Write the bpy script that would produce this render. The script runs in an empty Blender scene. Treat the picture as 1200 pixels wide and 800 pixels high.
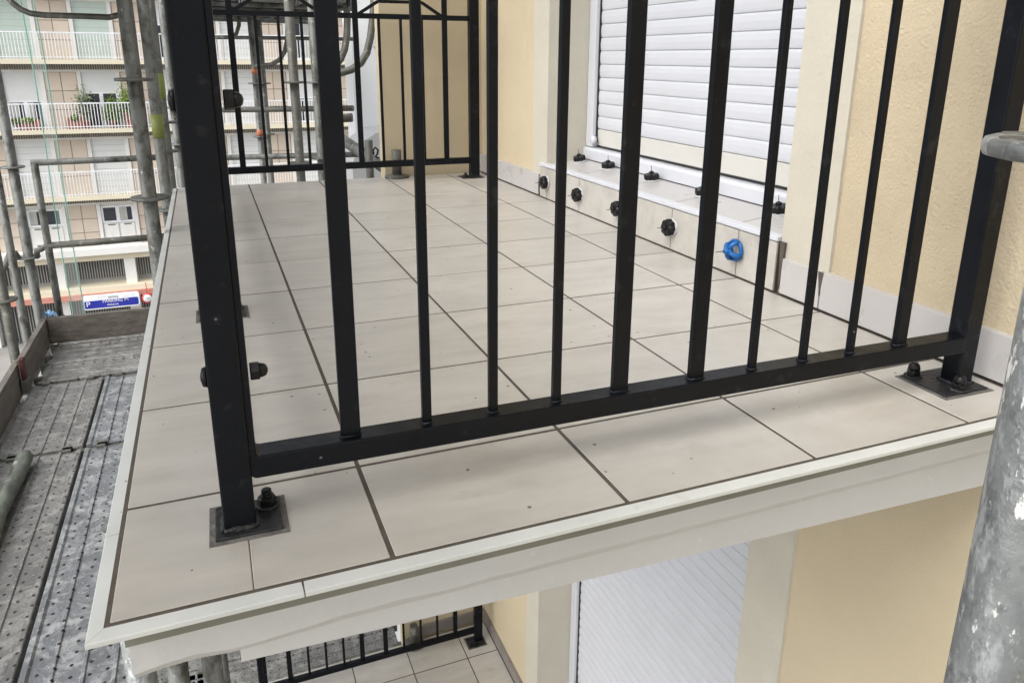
import bpy, bmesh, math, random
from mathutils import Matrix, Vector
random.seed(7)
S = 0.74            # one layout unit (from the camera solve on the tile grid) in metres
scene = bpy.context.scene
col = scene.collection

# ------------------------------------------------------------------ camera
F_PX, CX, CY = 884.655, 600.0, 323.553
CAM = Vector((0.38429, -1.07423, 0.80271))
YAW, PITCH, ROLL = 0.38085, 0.28123, 0.006
def cam_axes():
    c, s = math.cos(YAW), math.sin(YAW)
    fw = Vector((s*math.cos(PITCH), c*math.cos(PITCH), -math.sin(PITCH)))
    r = Vector((c, -s, 0)); u = r.cross(fw)
    return math.cos(ROLL)*r+math.sin(ROLL)*u, -math.sin(ROLL)*r+math.cos(ROLL)*u, fw
cr, cu, cf = cam_axes()
cd = bpy.data.cameras.new('camera'); cam = bpy.data.objects.new('camera', cd); col.objects.link(cam)
m = Matrix.Identity(4)
for i in range(3):
    m[i][0], m[i][1], m[i][2], m[i][3] = cr[i], cu[i], -cf[i], CAM[i]*S
cam.matrix_world = m
cd.sensor_width = 36; cd.lens = F_PX/1200*36
cd.shift_x = 0; cd.shift_y = (CY-400)/1200
cd.clip_start = 0.02; cd.clip_end = 2000
scene.camera = cam

# ------------------------------------------------------------------ sky, sun, exposure (bright overcast)
SUN_EL, SUN_AZ = 50, 250          # degrees; azimuth clockwise from +Y: veiled sun over the street
world = bpy.data.worlds.new('World'); scene.world = world; world.use_nodes = True
wn = world.node_tree.nodes; wl = world.node_tree.links
bg = wn['Background']
sky = wn.new('ShaderNodeTexSky'); sky.sky_type = 'NISHITA'; sky.sun_disc = False
sky.sun_elevation = math.radians(SUN_EL); sky.sun_rotation = math.radians(SUN_AZ)
sky.dust_density = 4.0; sky.air_density = 1.2
hs = wn.new('ShaderNodeHueSaturation'); hs.inputs['Saturation'].default_value = 0.22
wl.new(sky.outputs[0], hs.inputs['Color']); wl.new(hs.outputs[0], bg.inputs['Color'])
bg.inputs['Strength'].default_value = 0.15
sl = bpy.data.lights.new('sun', 'SUN'); sun = bpy.data.objects.new('sun', sl); col.objects.link(sun)
sl.energy = 0.5; sl.angle = math.radians(70); sl.color = (1, 0.97, 0.93)
az, el = math.radians(SUN_AZ), math.radians(SUN_EL)
sd = Vector((math.sin(az)*math.cos(el), math.cos(az)*math.cos(el), math.sin(el)))
sun.rotation_euler = (-sd).to_track_quat('-Z', 'Y').to_euler()
sun.location = sd*40
scene.view_settings.view_transform = 'Standard'; scene.view_settings.look = 'None'
scene.view_settings.exposure = 1.06; scene.view_settings.gamma = 1
scene.render.resolution_x, scene.render.resolution_y = 1024, 682

# ------------------------------------------------------------------ materials
MATS = {}
def nd(nt, t, **k):
    n = nt.nodes.new(t)
    for a, b in k.items(): setattr(n, a, b)
    return n
def mat(name, colr, rough=0.6, metal=0.0, var=0.12, vscale=3.0, stretch=(1, 1, 1), spots=None, speck=None,
        bump=0.0, bscale=60.0, bdetail=4, rvar=0.1, tilevar=0.0, streak=None, spec=0.5):
    """procedural material: base colour with noise variation, optional spots (colour, scale, threshold), fine bump"""
    ma = bpy.data.materials.new(name); ma.use_nodes = True; nt = ma.node_tree
    bs = nt.nodes['Principled BSDF']; L = nt.links.new
    geo = nd(nt, 'ShaderNodeNewGeometry')
    mp = nd(nt, 'ShaderNodeMapping'); mp.inputs['Scale'].default_value = stretch
    L(geo.outputs['Position'], mp.inputs['Vector'])
    no = nd(nt, 'ShaderNodeTexNoise'); no.inputs['Scale'].default_value = vscale; no.inputs['Detail'].default_value = 6
    no.inputs['Roughness'].default_value = 0.6
    L(mp.outputs[0], no.inputs['Vector'])
    rp = nd(nt, 'ShaderNodeMapRange'); rp.inputs[1].default_value = 0.3; rp.inputs[2].default_value = 0.7
    rp.inputs[3].default_value = 1-var; rp.inputs[4].default_value = 1+var
    L(no.outputs['Fac'], rp.inputs[0])
    fac = rp.outputs[0]
    if tilevar:
        oi = nd(nt, 'ShaderNodeObjectInfo'); r2 = nd(nt, 'ShaderNodeMapRange')
        r2.inputs[3].default_value = 1-tilevar; r2.inputs[4].default_value = 1+tilevar
        L(oi.outputs['Random'], r2.inputs[0]); mu = nd(nt, 'ShaderNodeMath', operation='MULTIPLY')
        L(fac, mu.inputs[0]); L(r2.outputs[0], mu.inputs[1]); fac = mu.outputs[0]
    vm = nd(nt, 'ShaderNodeVectorMath', operation='SCALE'); vm.inputs[0].default_value = colr
    L(fac, vm.inputs['Scale']); cout = vm.outputs[0]
    for sp in (spots or []):
        sc, scale, t0, t1, srcs = sp
        n2 = nd(nt, 'ShaderNodeTexNoise'); n2.inputs['Scale'].default_value = scale; n2.inputs['Detail'].default_value = 5
        n2.inputs['Roughness'].default_value = 0.65
        mp2 = nd(nt, 'ShaderNodeMapping'); mp2.inputs['Scale'].default_value = srcs; mp2.inputs['Location'].default_value = (scale, 3.1, 1.7)
        L(geo.outputs['Position'], mp2.inputs['Vector']); L(mp2.outputs[0], n2.inputs['Vector'])
        r3 = nd(nt, 'ShaderNodeMapRange'); r3.inputs[1].default_value = t0; r3.inputs[2].default_value = t1
        L(n2.outputs['Fac'], r3.inputs[0])
        mx = nd(nt, 'ShaderNodeMix', data_type='RGBA'); L(r3.outputs[0], mx.inputs[0]); L(cout, mx.inputs[6]); mx.inputs[7].default_value = (*sc, 1)
        cout = mx.outputs[2]
    if speck:
        sc, scale, rad, dens = speck
        vo = nd(nt, 'ShaderNodeTexVoronoi'); vo.inputs['Scale'].default_value = scale; L(geo.outputs['Position'], vo.inputs['Vector'])
        sx = nd(nt, 'ShaderNodeSeparateColor'); L(vo.outputs['Color'], sx.inputs[0])
        a = nd(nt, 'ShaderNodeMath', operation='LESS_THAN'); L(sx.outputs[0], a.inputs[0]); a.inputs[1].default_value = dens
        ml = nd(nt, 'ShaderNodeMath', operation='MULTIPLY'); L(sx.outputs[1], ml.inputs[0]); ml.inputs[1].default_value = rad
        b = nd(nt, 'ShaderNodeMath', operation='LESS_THAN'); L(vo.outputs['Distance'], b.inputs[0]); L(ml.outputs[0], b.inputs[1])
        c = nd(nt, 'ShaderNodeMath', operation='MULTIPLY'); L(a.outputs[0], c.inputs[0]); L(b.outputs[0], c.inputs[1])
        mx = nd(nt, 'ShaderNodeMix', data_type='RGBA'); L(c.outputs[0], mx.inputs[0]); L(cout, mx.inputs[6]); mx.inputs[7].default_value = (*sc, 1)
        cout = mx.outputs[2]
    L(cout, bs.inputs['Base Color'])
    rr = nd(nt, 'ShaderNodeMapRange'); rr.inputs[1].default_value = 0.3; rr.inputs[2].default_value = 0.7
    rr.inputs[3].default_value = max(0.03, rough-rvar); rr.inputs[4].default_value = min(1, rough+rvar)
    L(no.outputs['Fac'], rr.inputs[0]); L(rr.outputs[0], bs.inputs['Roughness'])
    bs.inputs['Metallic'].default_value = metal
    bs.inputs['Specular IOR Level'].default_value = spec
    if bump:
        n3 = nd(nt, 'ShaderNodeTexNoise'); n3.inputs['Scale'].default_value = bscale; n3.inputs['Detail'].default_value = bdetail
        L(geo.outputs['Position'], n3.inputs['Vector'])
        bu = nd(nt, 'ShaderNodeBump'); bu.inputs['Strength'].default_value = bump; bu.inputs['Distance'].default_value = 0.006
        L(n3.outputs['Fac'], bu.inputs['Height']); L(bu.outputs[0], bs.inputs['Normal'])
    MATS[name] = ma
    return ma
U1 = (1, 1, 1)
mat('tile', (0.462, 0.440, 0.402), 0.34, var=0.11, vscale=5, stretch=(0.8, 3.2, 3), tilevar=0.045,
    spots=[((0.375, 0.348, 0.31), 7, 0.54, 0.82, (1, 2.2, 1)), ((0.51, 0.50, 0.47), 4, 0.62, 0.85, (1.4, 2.2, 1)), ((0.53, 0.515, 0.485), 2.2, 0.52, 0.72, (1, 1, 1)), ((0.425, 0.405, 0.37), 14, 0.56, 0.92, (1, 1.4, 1))],
    speck=((0.13, 0.11, 0.09), 42, 0.16, 0.20), bump=0.03, bscale=240, rvar=0.04)
mat('grout', (0.085, 0.072, 0.058), 0.9, var=0.3, vscale=30)
mat('coping', (0.58, 0.598, 0.585), 0.38, var=0.06, vscale=9, spots=[((0.42, 0.41, 0.37), 16, 0.62, 0.82, U1)], speck=((0.15, 0.13, 0.11), 40, 0.12, 0.05), bump=0.02, bscale=90)
mat('lip_shade', (0.20, 0.20, 0.165), 0.8, var=0.12, vscale=12)  # olive-dark tone standing in for the shadow below the coping lip
mat('slab', (0.53, 0.535, 0.535), 0.75, var=0.04, vscale=6, spots=[((0.60, 0.605, 0.605), 40, 0.66, 0.74, (1, 1, 1)), ((0.44, 0.435, 0.42), 9, 0.68, 0.9, U1)], bump=0.35, bscale=45)
mat('plate', (0.014, 0.0145, 0.017), 0.5, var=0.5, vscale=40, bump=0.5, bscale=90, spots=[((0.055, 0.054, 0.053), 60, 0.60, 0.72, U1)])
mat('black_metal', (0.0026, 0.0038, 0.0062), 0.36, var=0.25, vscale=14, bump=0.05, bscale=160, rvar=0.12, spec=0.2,
    speck=((0.12, 0.12, 0.13), 55, 0.12, 0.04), spots=[((0.022, 0.023, 0.026), 26, 0.60, 0.74, U1)])
mat('black_plastic', (0.006, 0.0062, 0.007), 0.38, var=0.2, spec=0.3)
mat('weld', (0.010, 0.011, 0.014), 0.55, var=0.7, vscale=70, bump=0.8, bscale=120, spots=[((0.07, 0.07, 0.08), 90, 0.62, 0.70, U1)])
mat('mortar', (0.13, 0.125, 0.115), 0.9, var=0.4, vscale=60, bump=0.6, bscale=120)
mat('stucco', (0.525, 0.445, 0.315), 0.9, var=0.07, vscale=5, bump=0.6, bscale=150, bdetail=8, spec=0.2)
mat('stucco_smooth', (0.56, 0.478, 0.335), 0.9, var=0.05, vscale=2.5, bump=0.2, bscale=170, spec=0.2, spots=[((0.50, 0.415, 0.275), 3, 0.58, 0.82, (1, 1, 0.6))])
mat('surround', (0.53, 0.50, 0.418), 0.85, var=0.04, vscale=6, bump=0.35, bscale=70, spec=0.2)
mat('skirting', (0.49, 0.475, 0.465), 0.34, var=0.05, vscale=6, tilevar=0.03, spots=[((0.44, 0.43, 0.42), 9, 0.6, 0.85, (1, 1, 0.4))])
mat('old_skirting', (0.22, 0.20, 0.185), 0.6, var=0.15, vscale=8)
mat('pvc', (0.585, 0.60, 0.64), 0.38, var=0.02, vscale=8, speck=((0.15, 0.15, 0.15), 30, 0.10, 0.03))
mat('pvc_cream', (0.59, 0.58, 0.545), 0.4, var=0.02)
mat('rubber', (0.02, 0.02, 0.022), 0.7)
mat('blue_plastic', (0.004, 0.10, 0.33), 0.3, var=0.08)
mat('galv', (0.16, 0.165, 0.155), 0.55, metal=0.3, var=0.3, vscale=9, stretch=(1, 1, 0.6),
    spots=[((0.06, 0.06, 0.05), 20, 0.47, 0.64, (1, 1, 0.6)), ((0.42, 0.42, 0.40), 40, 0.62, 0.72, (1, 1, 0.7))], bump=0.25, bscale=90)
mat('galv_near', (0.205, 0.216, 0.213), 0.46, metal=0.35, var=0.25, vscale=30,
    spots=[((0.11, 0.12, 0.12), 60, 0.53, 0.68, (1, 1, 0.7)), ((0.33, 0.345, 0.345), 55, 0.52, 0.62, (1.0, 1.4, 0.5)), ((0.50, 0.51, 0.50), 95, 0.58, 0.66, (1, 1, 0.5)), ((0.68, 0.68, 0.66), 80, 0.62, 0.65, (1, 1, 0.35))], bump=0.35, bscale=110)
mat('galv_dark', (0.12, 0.12, 0.105), 0.6, metal=0.4, var=0.35, vscale=12, spots=[((0.27, 0.26, 0.22), 25, 0.56, 0.7, U1)], bump=0.3, bscale=80)
mat('wood', (0.13, 0.115, 0.10), 0.85, var=0.35, vscale=5, stretch=(3, 1, 9), spots=[((0.07, 0.06, 0.05), 10, 0.55, 0.75, (2, 1, 6)), ((0.30, 0.27, 0.235), 14, 0.62, 0.75, (1, 1, 3))], bump=0.5, bscale=40)
mat('wrap', (0.095, 0.105, 0.085), 0.4, var=0.5, vscale=16, spots=[((0.22, 0.36, 0.09), 7, 0.66, 0.72, U1), ((0.42, 0.42, 0.40), 20, 0.6, 0.75, U1)], bump=0.9, bscale=22)
mat('red_steel', (0.06, 0.013, 0.012), 0.6, var=0.3)
mat('tape_green', (0.22, 0.26, 0.07), 0.5, var=0.1)
mat('tape_orange', (0.42, 0.14, 0.07), 0.5)
mat('light_blue', (0.28, 0.52, 0.78), 0.4, var=0.2, vscale=30)
mat('net_green', (0.16, 0.34, 0.28), 0.7)
mat('asphalt', (0.055, 0.055, 0.057), 0.9, var=0.2, vscale=1.2, bump=0.3, bscale=30)
mat('pavement', (0.30, 0.29, 0.275), 0.85, var=0.12, vscale=1.0)
mat('kerb', (0.38, 0.375, 0.36), 0.85)
mat('white_paint', (0.75, 0.75, 0.73), 0.6)
mat('facade_white', (0.75, 0.735, 0.70), 0.8, var=0.05, vscale=0.6, spots=[((0.55, 0.53, 0.48), 1.2, 0.6, 0.8, (1, 1, 0.3))])
mat('facade_cream', (0.72, 0.655, 0.50), 0.8, var=0.05, vscale=0.8)
mat('facade_tile', (0.63, 0.535, 0.44), 0.6, var=0.06, vscale=0.8, tilevar=0.07)
mat('facade_joint', (0.24, 0.19, 0.15), 0.9)
mat('shutter_grey', (0.68, 0.69, 0.68), 0.6, var=0.03)
mat('shutter_green', (0.50, 0.585, 0.53), 0.6, var=0.03)
mat('lattice', (0.24, 0.21, 0.17), 0.8)
mat('louvre', (0.085, 0.085, 0.085), 0.7, var=0.15)
mat('grey_band', (0.33, 0.325, 0.31), 0.8, var=0.1)
mat('red_band', (0.55, 0.25, 0.19), 0.7, var=0.1)
mat('far_white', (0.74, 0.755, 0.77), 0.8, var=0.03, vscale=0.5)
mat('far_grey', (0.47, 0.485, 0.49), 0.8, var=0.03)
mat('sign_blue', (0.02, 0.03, 0.32), 0.4)
mat('sign_white', (0.80, 0.81, 0.83), 0.4)
mat('sign_red', (0.55, 0.05, 0.06), 0.4)
mat('sign_grey', (0.25, 0.25, 0.27), 0.4)
mat('terracotta', (0.42, 0.17, 0.11), 0.8, var=0.1)
mat('leaf', (0.17, 0.26, 0.04), 0.6, var=0.4, vscale=9)
mat('leaf_pale', (0.20, 0.24, 0.14), 0.6, var=0.3, vscale=9)
mat('curtain', (0.42, 0.42, 0.40), 0.8, var=0.3, vscale=14, stretch=(3, 1, 0.2))
mat('ceiling', (0.62, 0.60, 0.55), 0.9)
def simple_glass():
    ma = bpy.data.materials.new('glass'); ma.use_nodes = True; b = ma.node_tree.nodes['Principled BSDF']
    b.inputs['Base Color'].default_value = (0.035, 0.04, 0.05, 1); b.inputs['Roughness'].default_value = 0.08
    MATS['glass'] = ma
    ma = bpy.data.materials.new('clear_plastic'); ma.use_nodes = True; nt = ma.node_tree; b = nt.nodes['Principled BSDF']
    b.inputs['Base Color'].default_value = (0.80, 0.81, 0.82, 1); b.inputs['Roughness'].default_value = 0.2
    b.inputs['Alpha'].default_value = 0.55
    MATS['clear_plastic'] = ma
    ma = bpy.data.materials.new('net_film'); ma.use_nodes = True; b = ma.node_tree.nodes['Principled BSDF']
    b.inputs['Base Color'].default_value = (0.62, 0.68, 0.64, 1); b.inputs['Roughness'].default_value = 0.7
    b.inputs['Alpha'].default_value = 0.10
    MATS['net_film'] = ma
simple_glass()
def deck_material(name, base, holes_dark, plaster):
    """galvanised steel decking: rows of punched holes, small raised dimples, plaster smears"""
    ma = bpy.data.materials.new(name); ma.use_nodes = True; nt = ma.node_tree; L = nt.links.new
    bs = nt.nodes['Principled BSDF']; tc = nd(nt, 'ShaderNodeTexCoord')
    def dots(sx, sy, off, rad):
        mp = nd(nt, 'ShaderNodeMapping'); mp.inputs['Scale'].default_value = (sx, sy, 0); mp.inputs['Location'].default_value = (off[0], off[1], 0.5)
        L(tc.outputs['Object'], mp.inputs['Vector'])
        vo = nd(nt, 'ShaderNodeTexVoronoi', voronoi_dimensions='2D'); vo.inputs['Scale'].default_value = 1; vo.inputs['Randomness'].default_value = 0.22
        L(mp.outputs[0], vo.inputs['Vector'])
        rr = nd(nt, 'ShaderNodeMapRange'); rr.inputs[1].default_value = rad; rr.inputs[2].default_value = rad*0.8
        L(vo.outputs['Distance'], rr.inputs[0]); return rr.outputs[0]
    h1 = dots(22, 20, (0.25, 0.3), 0.115); h2 = dots(22, 20, (0.75, 0.8), 0.09)
    geo = nd(nt, 'ShaderNodeNewGeometry')
    def noise(s, a, b, d=6):
        n = nd(nt, 'ShaderNodeTexNoise'); n.inputs['Scale'].default_value = s; n.inputs['Detail'].default_value = d; n.inputs['Roughness'].default_value = 0.65
        n.inputs['Distortion'].default_value = 0.8
        L(geo.outputs['Position'], n.inputs['Vector']); r = nd(nt, 'ShaderNodeMapRange'); r.inputs[1].default_value = a; r.inputs[2].default_value = b
        L(n.outputs['Fac'], r.inputs[0]); return r.outputs[0], n.outputs['Fac']
    n1, r1 = noise(5, 0.35, 0.65); n2, r2 = noise(15, 0.47, 0.60); n3, r3 = noise(45, 0.50, 0.66)
    def mix(f, a, b):
        x = nd(nt, 'ShaderNodeMix', data_type='RGBA'); L(f, x.inputs[0])
        for q, i in ((a, 6), (b, 7)):
            if isinstance(q, tuple): x.inputs[i].default_value = (*q, 1)
            else: L(q, x.inputs[i])
        return x.outputs[2]
    c = mix(n1, base, tuple(v*0.62 for v in base))
    c = mix(n2, c, plaster); c = mix(n3, c, tuple(v*0.72 for v in base))
    c = mix(h2, c, tuple(min(1, v*1.45) for v in base)); c = mix(h1, c, holes_dark)
    L(c, bs.inputs['Base Color']); bs.inputs['Roughness'].default_value = 0.48; bs.inputs['Metallic'].default_value = 0.3
    ad = nd(nt, 'ShaderNodeMath', operation='SUBTRACT'); L(r2, ad.inputs[0]); L(h1, ad.inputs[1])
    ad2 = nd(nt, 'ShaderNodeMath', operation='ADD'); L(ad.outputs[0], ad2.inputs[0]); L(h2, ad2.inputs[1])
    bu = nd(nt, 'ShaderNodeBump'); bu.inputs['Strength'].default_value = 0.9; bu.inputs['Distance'].default_value = 0.008
    L(ad2.outputs[0], bu.inputs['Height']); L(bu.outputs[0], bs.inputs['Normal'])
    MATS[name] = ma
deck_material('deck', (0.205, 0.203, 0.193), (0.03, 0.03, 0.03), (0.29, 0.285, 0.27))
deck_material('deck_blue', (0.205, 0.217, 0.228), (0.022, 0.022, 0.022), (0.36, 0.367, 0.367))

# ------------------------------------------------------------------ mesh helpers (layout units in, metres out)
def V(*a): return Vector(a)
class MB:
    def __init__(s): s.v = []; s.f = []; s.sm = []
    def add(s, vs, fs, smooth=False):
        n = len(s.v); s.v += [Vector(p) for p in vs]
        s.f += [tuple(i+n for i in f) for f in fs]
        s.sm += (smooth if isinstance(smooth, list) else [smooth]*len(fs)); return s
    def box(s, x0, x1, y0, y1, z0, z1):
        vs = [(x, y, z) for x in (x0, x1) for y in (y0, y1) for z in (z0, z1)]
        return s.add(vs, [(0, 1, 3, 2), (4, 6, 7, 5), (0, 4, 5, 1), (2, 3, 7, 6), (0, 2, 6, 4), (1, 5, 7, 3)])
    def prism(s, pts, axis, a, b, smooth=False):
        """closed profile extruded along an axis; pts are the two other coordinates in x,y,z order"""
        n = len(pts); vs = []
        for q in (a, b):
            for p in pts:
                c = list(p); c.insert('xyz'.index(axis), q); vs.append(tuple(c))
        fs = [(i, (i+1) % n, n+(i+1) % n, n+i) for i in range(n)] + [tuple(range(n))[::-1], tuple(range(n, 2*n))]
        return s.add(vs, fs, [smooth]*n+[False, False])
    def poly(s, pts, z0, z1): return s.prism(pts, 'z', z0, z1)
    def tube(s, path, r, n=14, caps=True):
        path = [Vector(p) for p in path]; rs = r if isinstance(r, (list, tuple)) else [r]*len(path)
        vs = []; fs = []; up = None
        for i, p in enumerate(path):
            t = (path[min(i+1, len(path)-1)]-path[max(i-1, 0)]).normalized()
            if up is None: up = Vector((0, 0, 1)) if abs(t.z) < 0.9 else Vector((0, 1, 0))
            u = (up-up.dot(t)*t).normalized(); w = t.cross(u); up = u
            for k in range(n):
                a = 2*math.pi*k/n; vs.append(p+rs[i]*(math.cos(a)*u+math.sin(a)*w))
        for i in range(len(path)-1):
            for k in range(n): fs.append((i*n+k, i*n+(k+1) % n, (i+1)*n+(k+1) % n, (i+1)*n+k))
        sm = [True]*len(fs)
        if caps: fs += [tuple(range(n))[::-1], tuple(range((len(path)-1)*n, len(path)*n))]; sm += [False, False]
        return s.add(vs, fs, sm)
    def lathe(s, prof, o=(0, 0, 0), axis=(0, 0, 1), n=20, lobes=0, amp=0.0, flat=False):
        """prof = [(radius, height)] turned round an axis through o"""
        ax = Vector(axis).normalized(); u = ax.orthogonal().normalized(); w = ax.cross(u); o = Vector(o)
        vs = []; fs = []
        for r, h in prof:
            for k in range(n):
                a = 2*math.pi*k/n; q = r*(1+(amp*math.cos(lobes*a) if lobes else 0))
                vs.append(o+h*ax+q*(math.cos(a)*u+math.sin(a)*w))
        for i in range(len(prof)-1):
            for k in range(n): fs.append((i*n+k, i*n+(k+1) % n, (i+1)*n+(k+1) % n, (i+1)*n+k))
        sm = [lobes == 0 and not flat]*len(fs)
        fs += [tuple(range(n))[::-1], tuple(range((len(prof)-1)*n, len(prof)*n))]; sm += [False, False]
        return s.add(vs, fs, sm)
    def mesh(s, name, material, o=(0, 0, 0)):
        me = bpy.data.meshes.new(name); o = Vector(o)
        me.from_pydata([tuple((p-o)*S) for p in s.v], [], s.f); me.validate(); me.update()
        bm = bmesh.new(); bm.from_mesh(me); bmesh.ops.recalc_face_normals(bm, faces=bm.faces); bm.to_mesh(me); bm.free()
        if len(me.polygons) == len(s.sm): me.polygons.foreach_set('use_smooth', s.sm)
        me.materials.append(MATS[material]); return me
    def build(s, name, material, parent=None, o=None, bevel=0, seg=2):
        """one mesh object; o = its origin in layout units (defaults to the parent's origin)"""
        po = Vector(parent['_o']) if parent is not None and '_o' in parent else Vector((0, 0, 0))
        oo = Vector(o) if o is not None else po
        ob = bpy.data.objects.new(name, s.mesh(name, material, oo)); col.objects.link(ob)
        ob['_o'] = tuple(oo); ob.location = (oo-po)*S if parent is not None else oo*S
        if parent is not None: ob.parent = parent
        if bevel:
            b = ob.modifiers.new('bevel', 'BEVEL'); b.width = bevel*S; b.segments = seg; b.limit_method = 'ANGLE'; b.angle_limit = math.radians(40)
        return ob
def tag(o, label=None, cat=None, group=None, kind=None):
    if label: o['label'] = label
    if cat: o['category'] = cat
    if group: o['group'] = group
    if kind: o['kind'] = kind
    return o
def thing(name, o, label, cat, group=None):
    e = bpy.data.objects.new(name, None); col.objects.link(e); e.empty_display_size = 0.05
    e['_o'] = tuple(o); e.location = Vector(o)*S
    return tag(e, label, cat, group)
def inst(src, name, parent, o, rot=None, scale=None):
    """another object on the same mesh data (mesh built round its own origin), placed at o"""
    ob = bpy.data.objects.new(name, src); col.objects.link(ob); ob.parent = parent
    po = Vector(parent['_o']) if parent is not None else Vector((0, 0, 0))
    ob.location = (Vector(o)-po)*S; ob['_o'] = tuple(o)
    if rot: ob.rotation_euler = rot
    if scale: ob.scale = scale
    return ob
def D(px, py, d):
    return CAM + cr*((px-CX)/F_PX*d) - cu*((py-CY)/F_PX*d) + cf*d
def Uy(px, py, y):
    r = cr*((px-CX)/F_PX) - cu*((py-CY)/F_PX) + cf
    return CAM + r*((y-CAM.y)/r.y)

# ------------------------------------------------------------------ ground, street
GZ = -14.6
MBk = MB().add([(-900, -900, GZ), (900, -900, GZ), (900, 900, GZ), (-900, 900, GZ)], [(0, 1, 2, 3)]).build('ground', 'pavement'); tag(MBk, kind='structure')
tag(MB().box(-120, 120, 14, 38, GZ-0.2, GZ+0.006).build('road', 'asphalt'), kind='structure')
tag(MB().box(-120, 120, 38, 45, GZ-0.2, GZ+0.17).build('pavement', 'pavement', bevel=0.02), kind='structure')
tag(MB().box(-120, 120, 37.75, 38, GZ-0.2, GZ+0.18).build('kerb', 'kerb', bevel=0.02), kind='structure')
mk = MB()
for i in range(-20, 20): mk.box(i*5.0, i*5.0+2.4, 25.9, 26.1, GZ+0.0, GZ+0.012)
tag(mk.build('road_marking', 'white_paint'), kind='structure')

# ------------------------------------------------------------------ our house: wall with two storeys of windows
W = 2.239; FLOOR = 3.93; LZ = -FLOOR
WY0, WY1 = 0.976, 2.99            # window opening
house = thing('house_front', (W, 0, GZ), 'yellow rendered house wall with cream window surrounds behind the balconies', 'building')
def wallpart(name, mt, *boxes, bevel=0):
    b = MB()
    for q in boxes: b.box(*q)
    return b.build(name, mt, house, bevel=bevel)
TOP = 7.6
ops = [(0.20, 3.25), (LZ+0.20, LZ+3.25)]
wallpart('wall', 'stucco', (W, W+0.7, -6, WY0-0.021, -0.16, TOP))
wallpart('wall', 'stucco_smooth', (W+0.002, W+0.7, -6, WY0-0.021, GZ, -0.161))
wallpart('wall', 'stucco_smooth', (W+0.002, W+0.7, WY1+0.021, 4.3, GZ, TOP))
wallpart('wall', 'stucco_smooth', (W+0.004, W+0.7, WY0, WY1, ops[0][1], TOP), (W+0.004, W+0.7, WY0, WY1, ops[1][1], 0.11), (W+0.004, W+0.7, WY0, WY1, GZ, LZ+0.11))
wallpart('wall', 'stucco_smooth', (W+0.62, W+0.7, WY0, WY1, 0.1, ops[0][1]), (W+0.62, W+0.7, WY0, WY1, LZ+0.1, ops[1][1]))
# projecting return wall at the far end of the balconies
wallpart('return_wall', 'stucco_smooth', (1.522, W+0.1, 4.17, 4.32, GZ, TOP))
# cream painted surrounds (front band and deep reveal)
for zz in (0.0, LZ):
    top = zz+3.55; b0 = zz+0.133
    for (ya, yb, mt) in ((0.746, WY0, 'surround'), (WY1, 3.2, 'surround')):
        wallpart('window_surround', mt, (W-0.012, W+0.05, ya, yb, b0, top))
    wallpart('window_reveal', 'surround', (W+0.03, W+0.62, WY1-0.004, WY1+0.02, zz+0.15, top))
    wallpart('window_reveal', 'surround', (W+0.03, W+0.62, WY0-0.02, WY0+0.004, zz+0.15, top))
    wallpart('window_lintel', 'surround', (W-0.012, W+0.5, WY0, WY1, zz+3.25, top))
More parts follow.
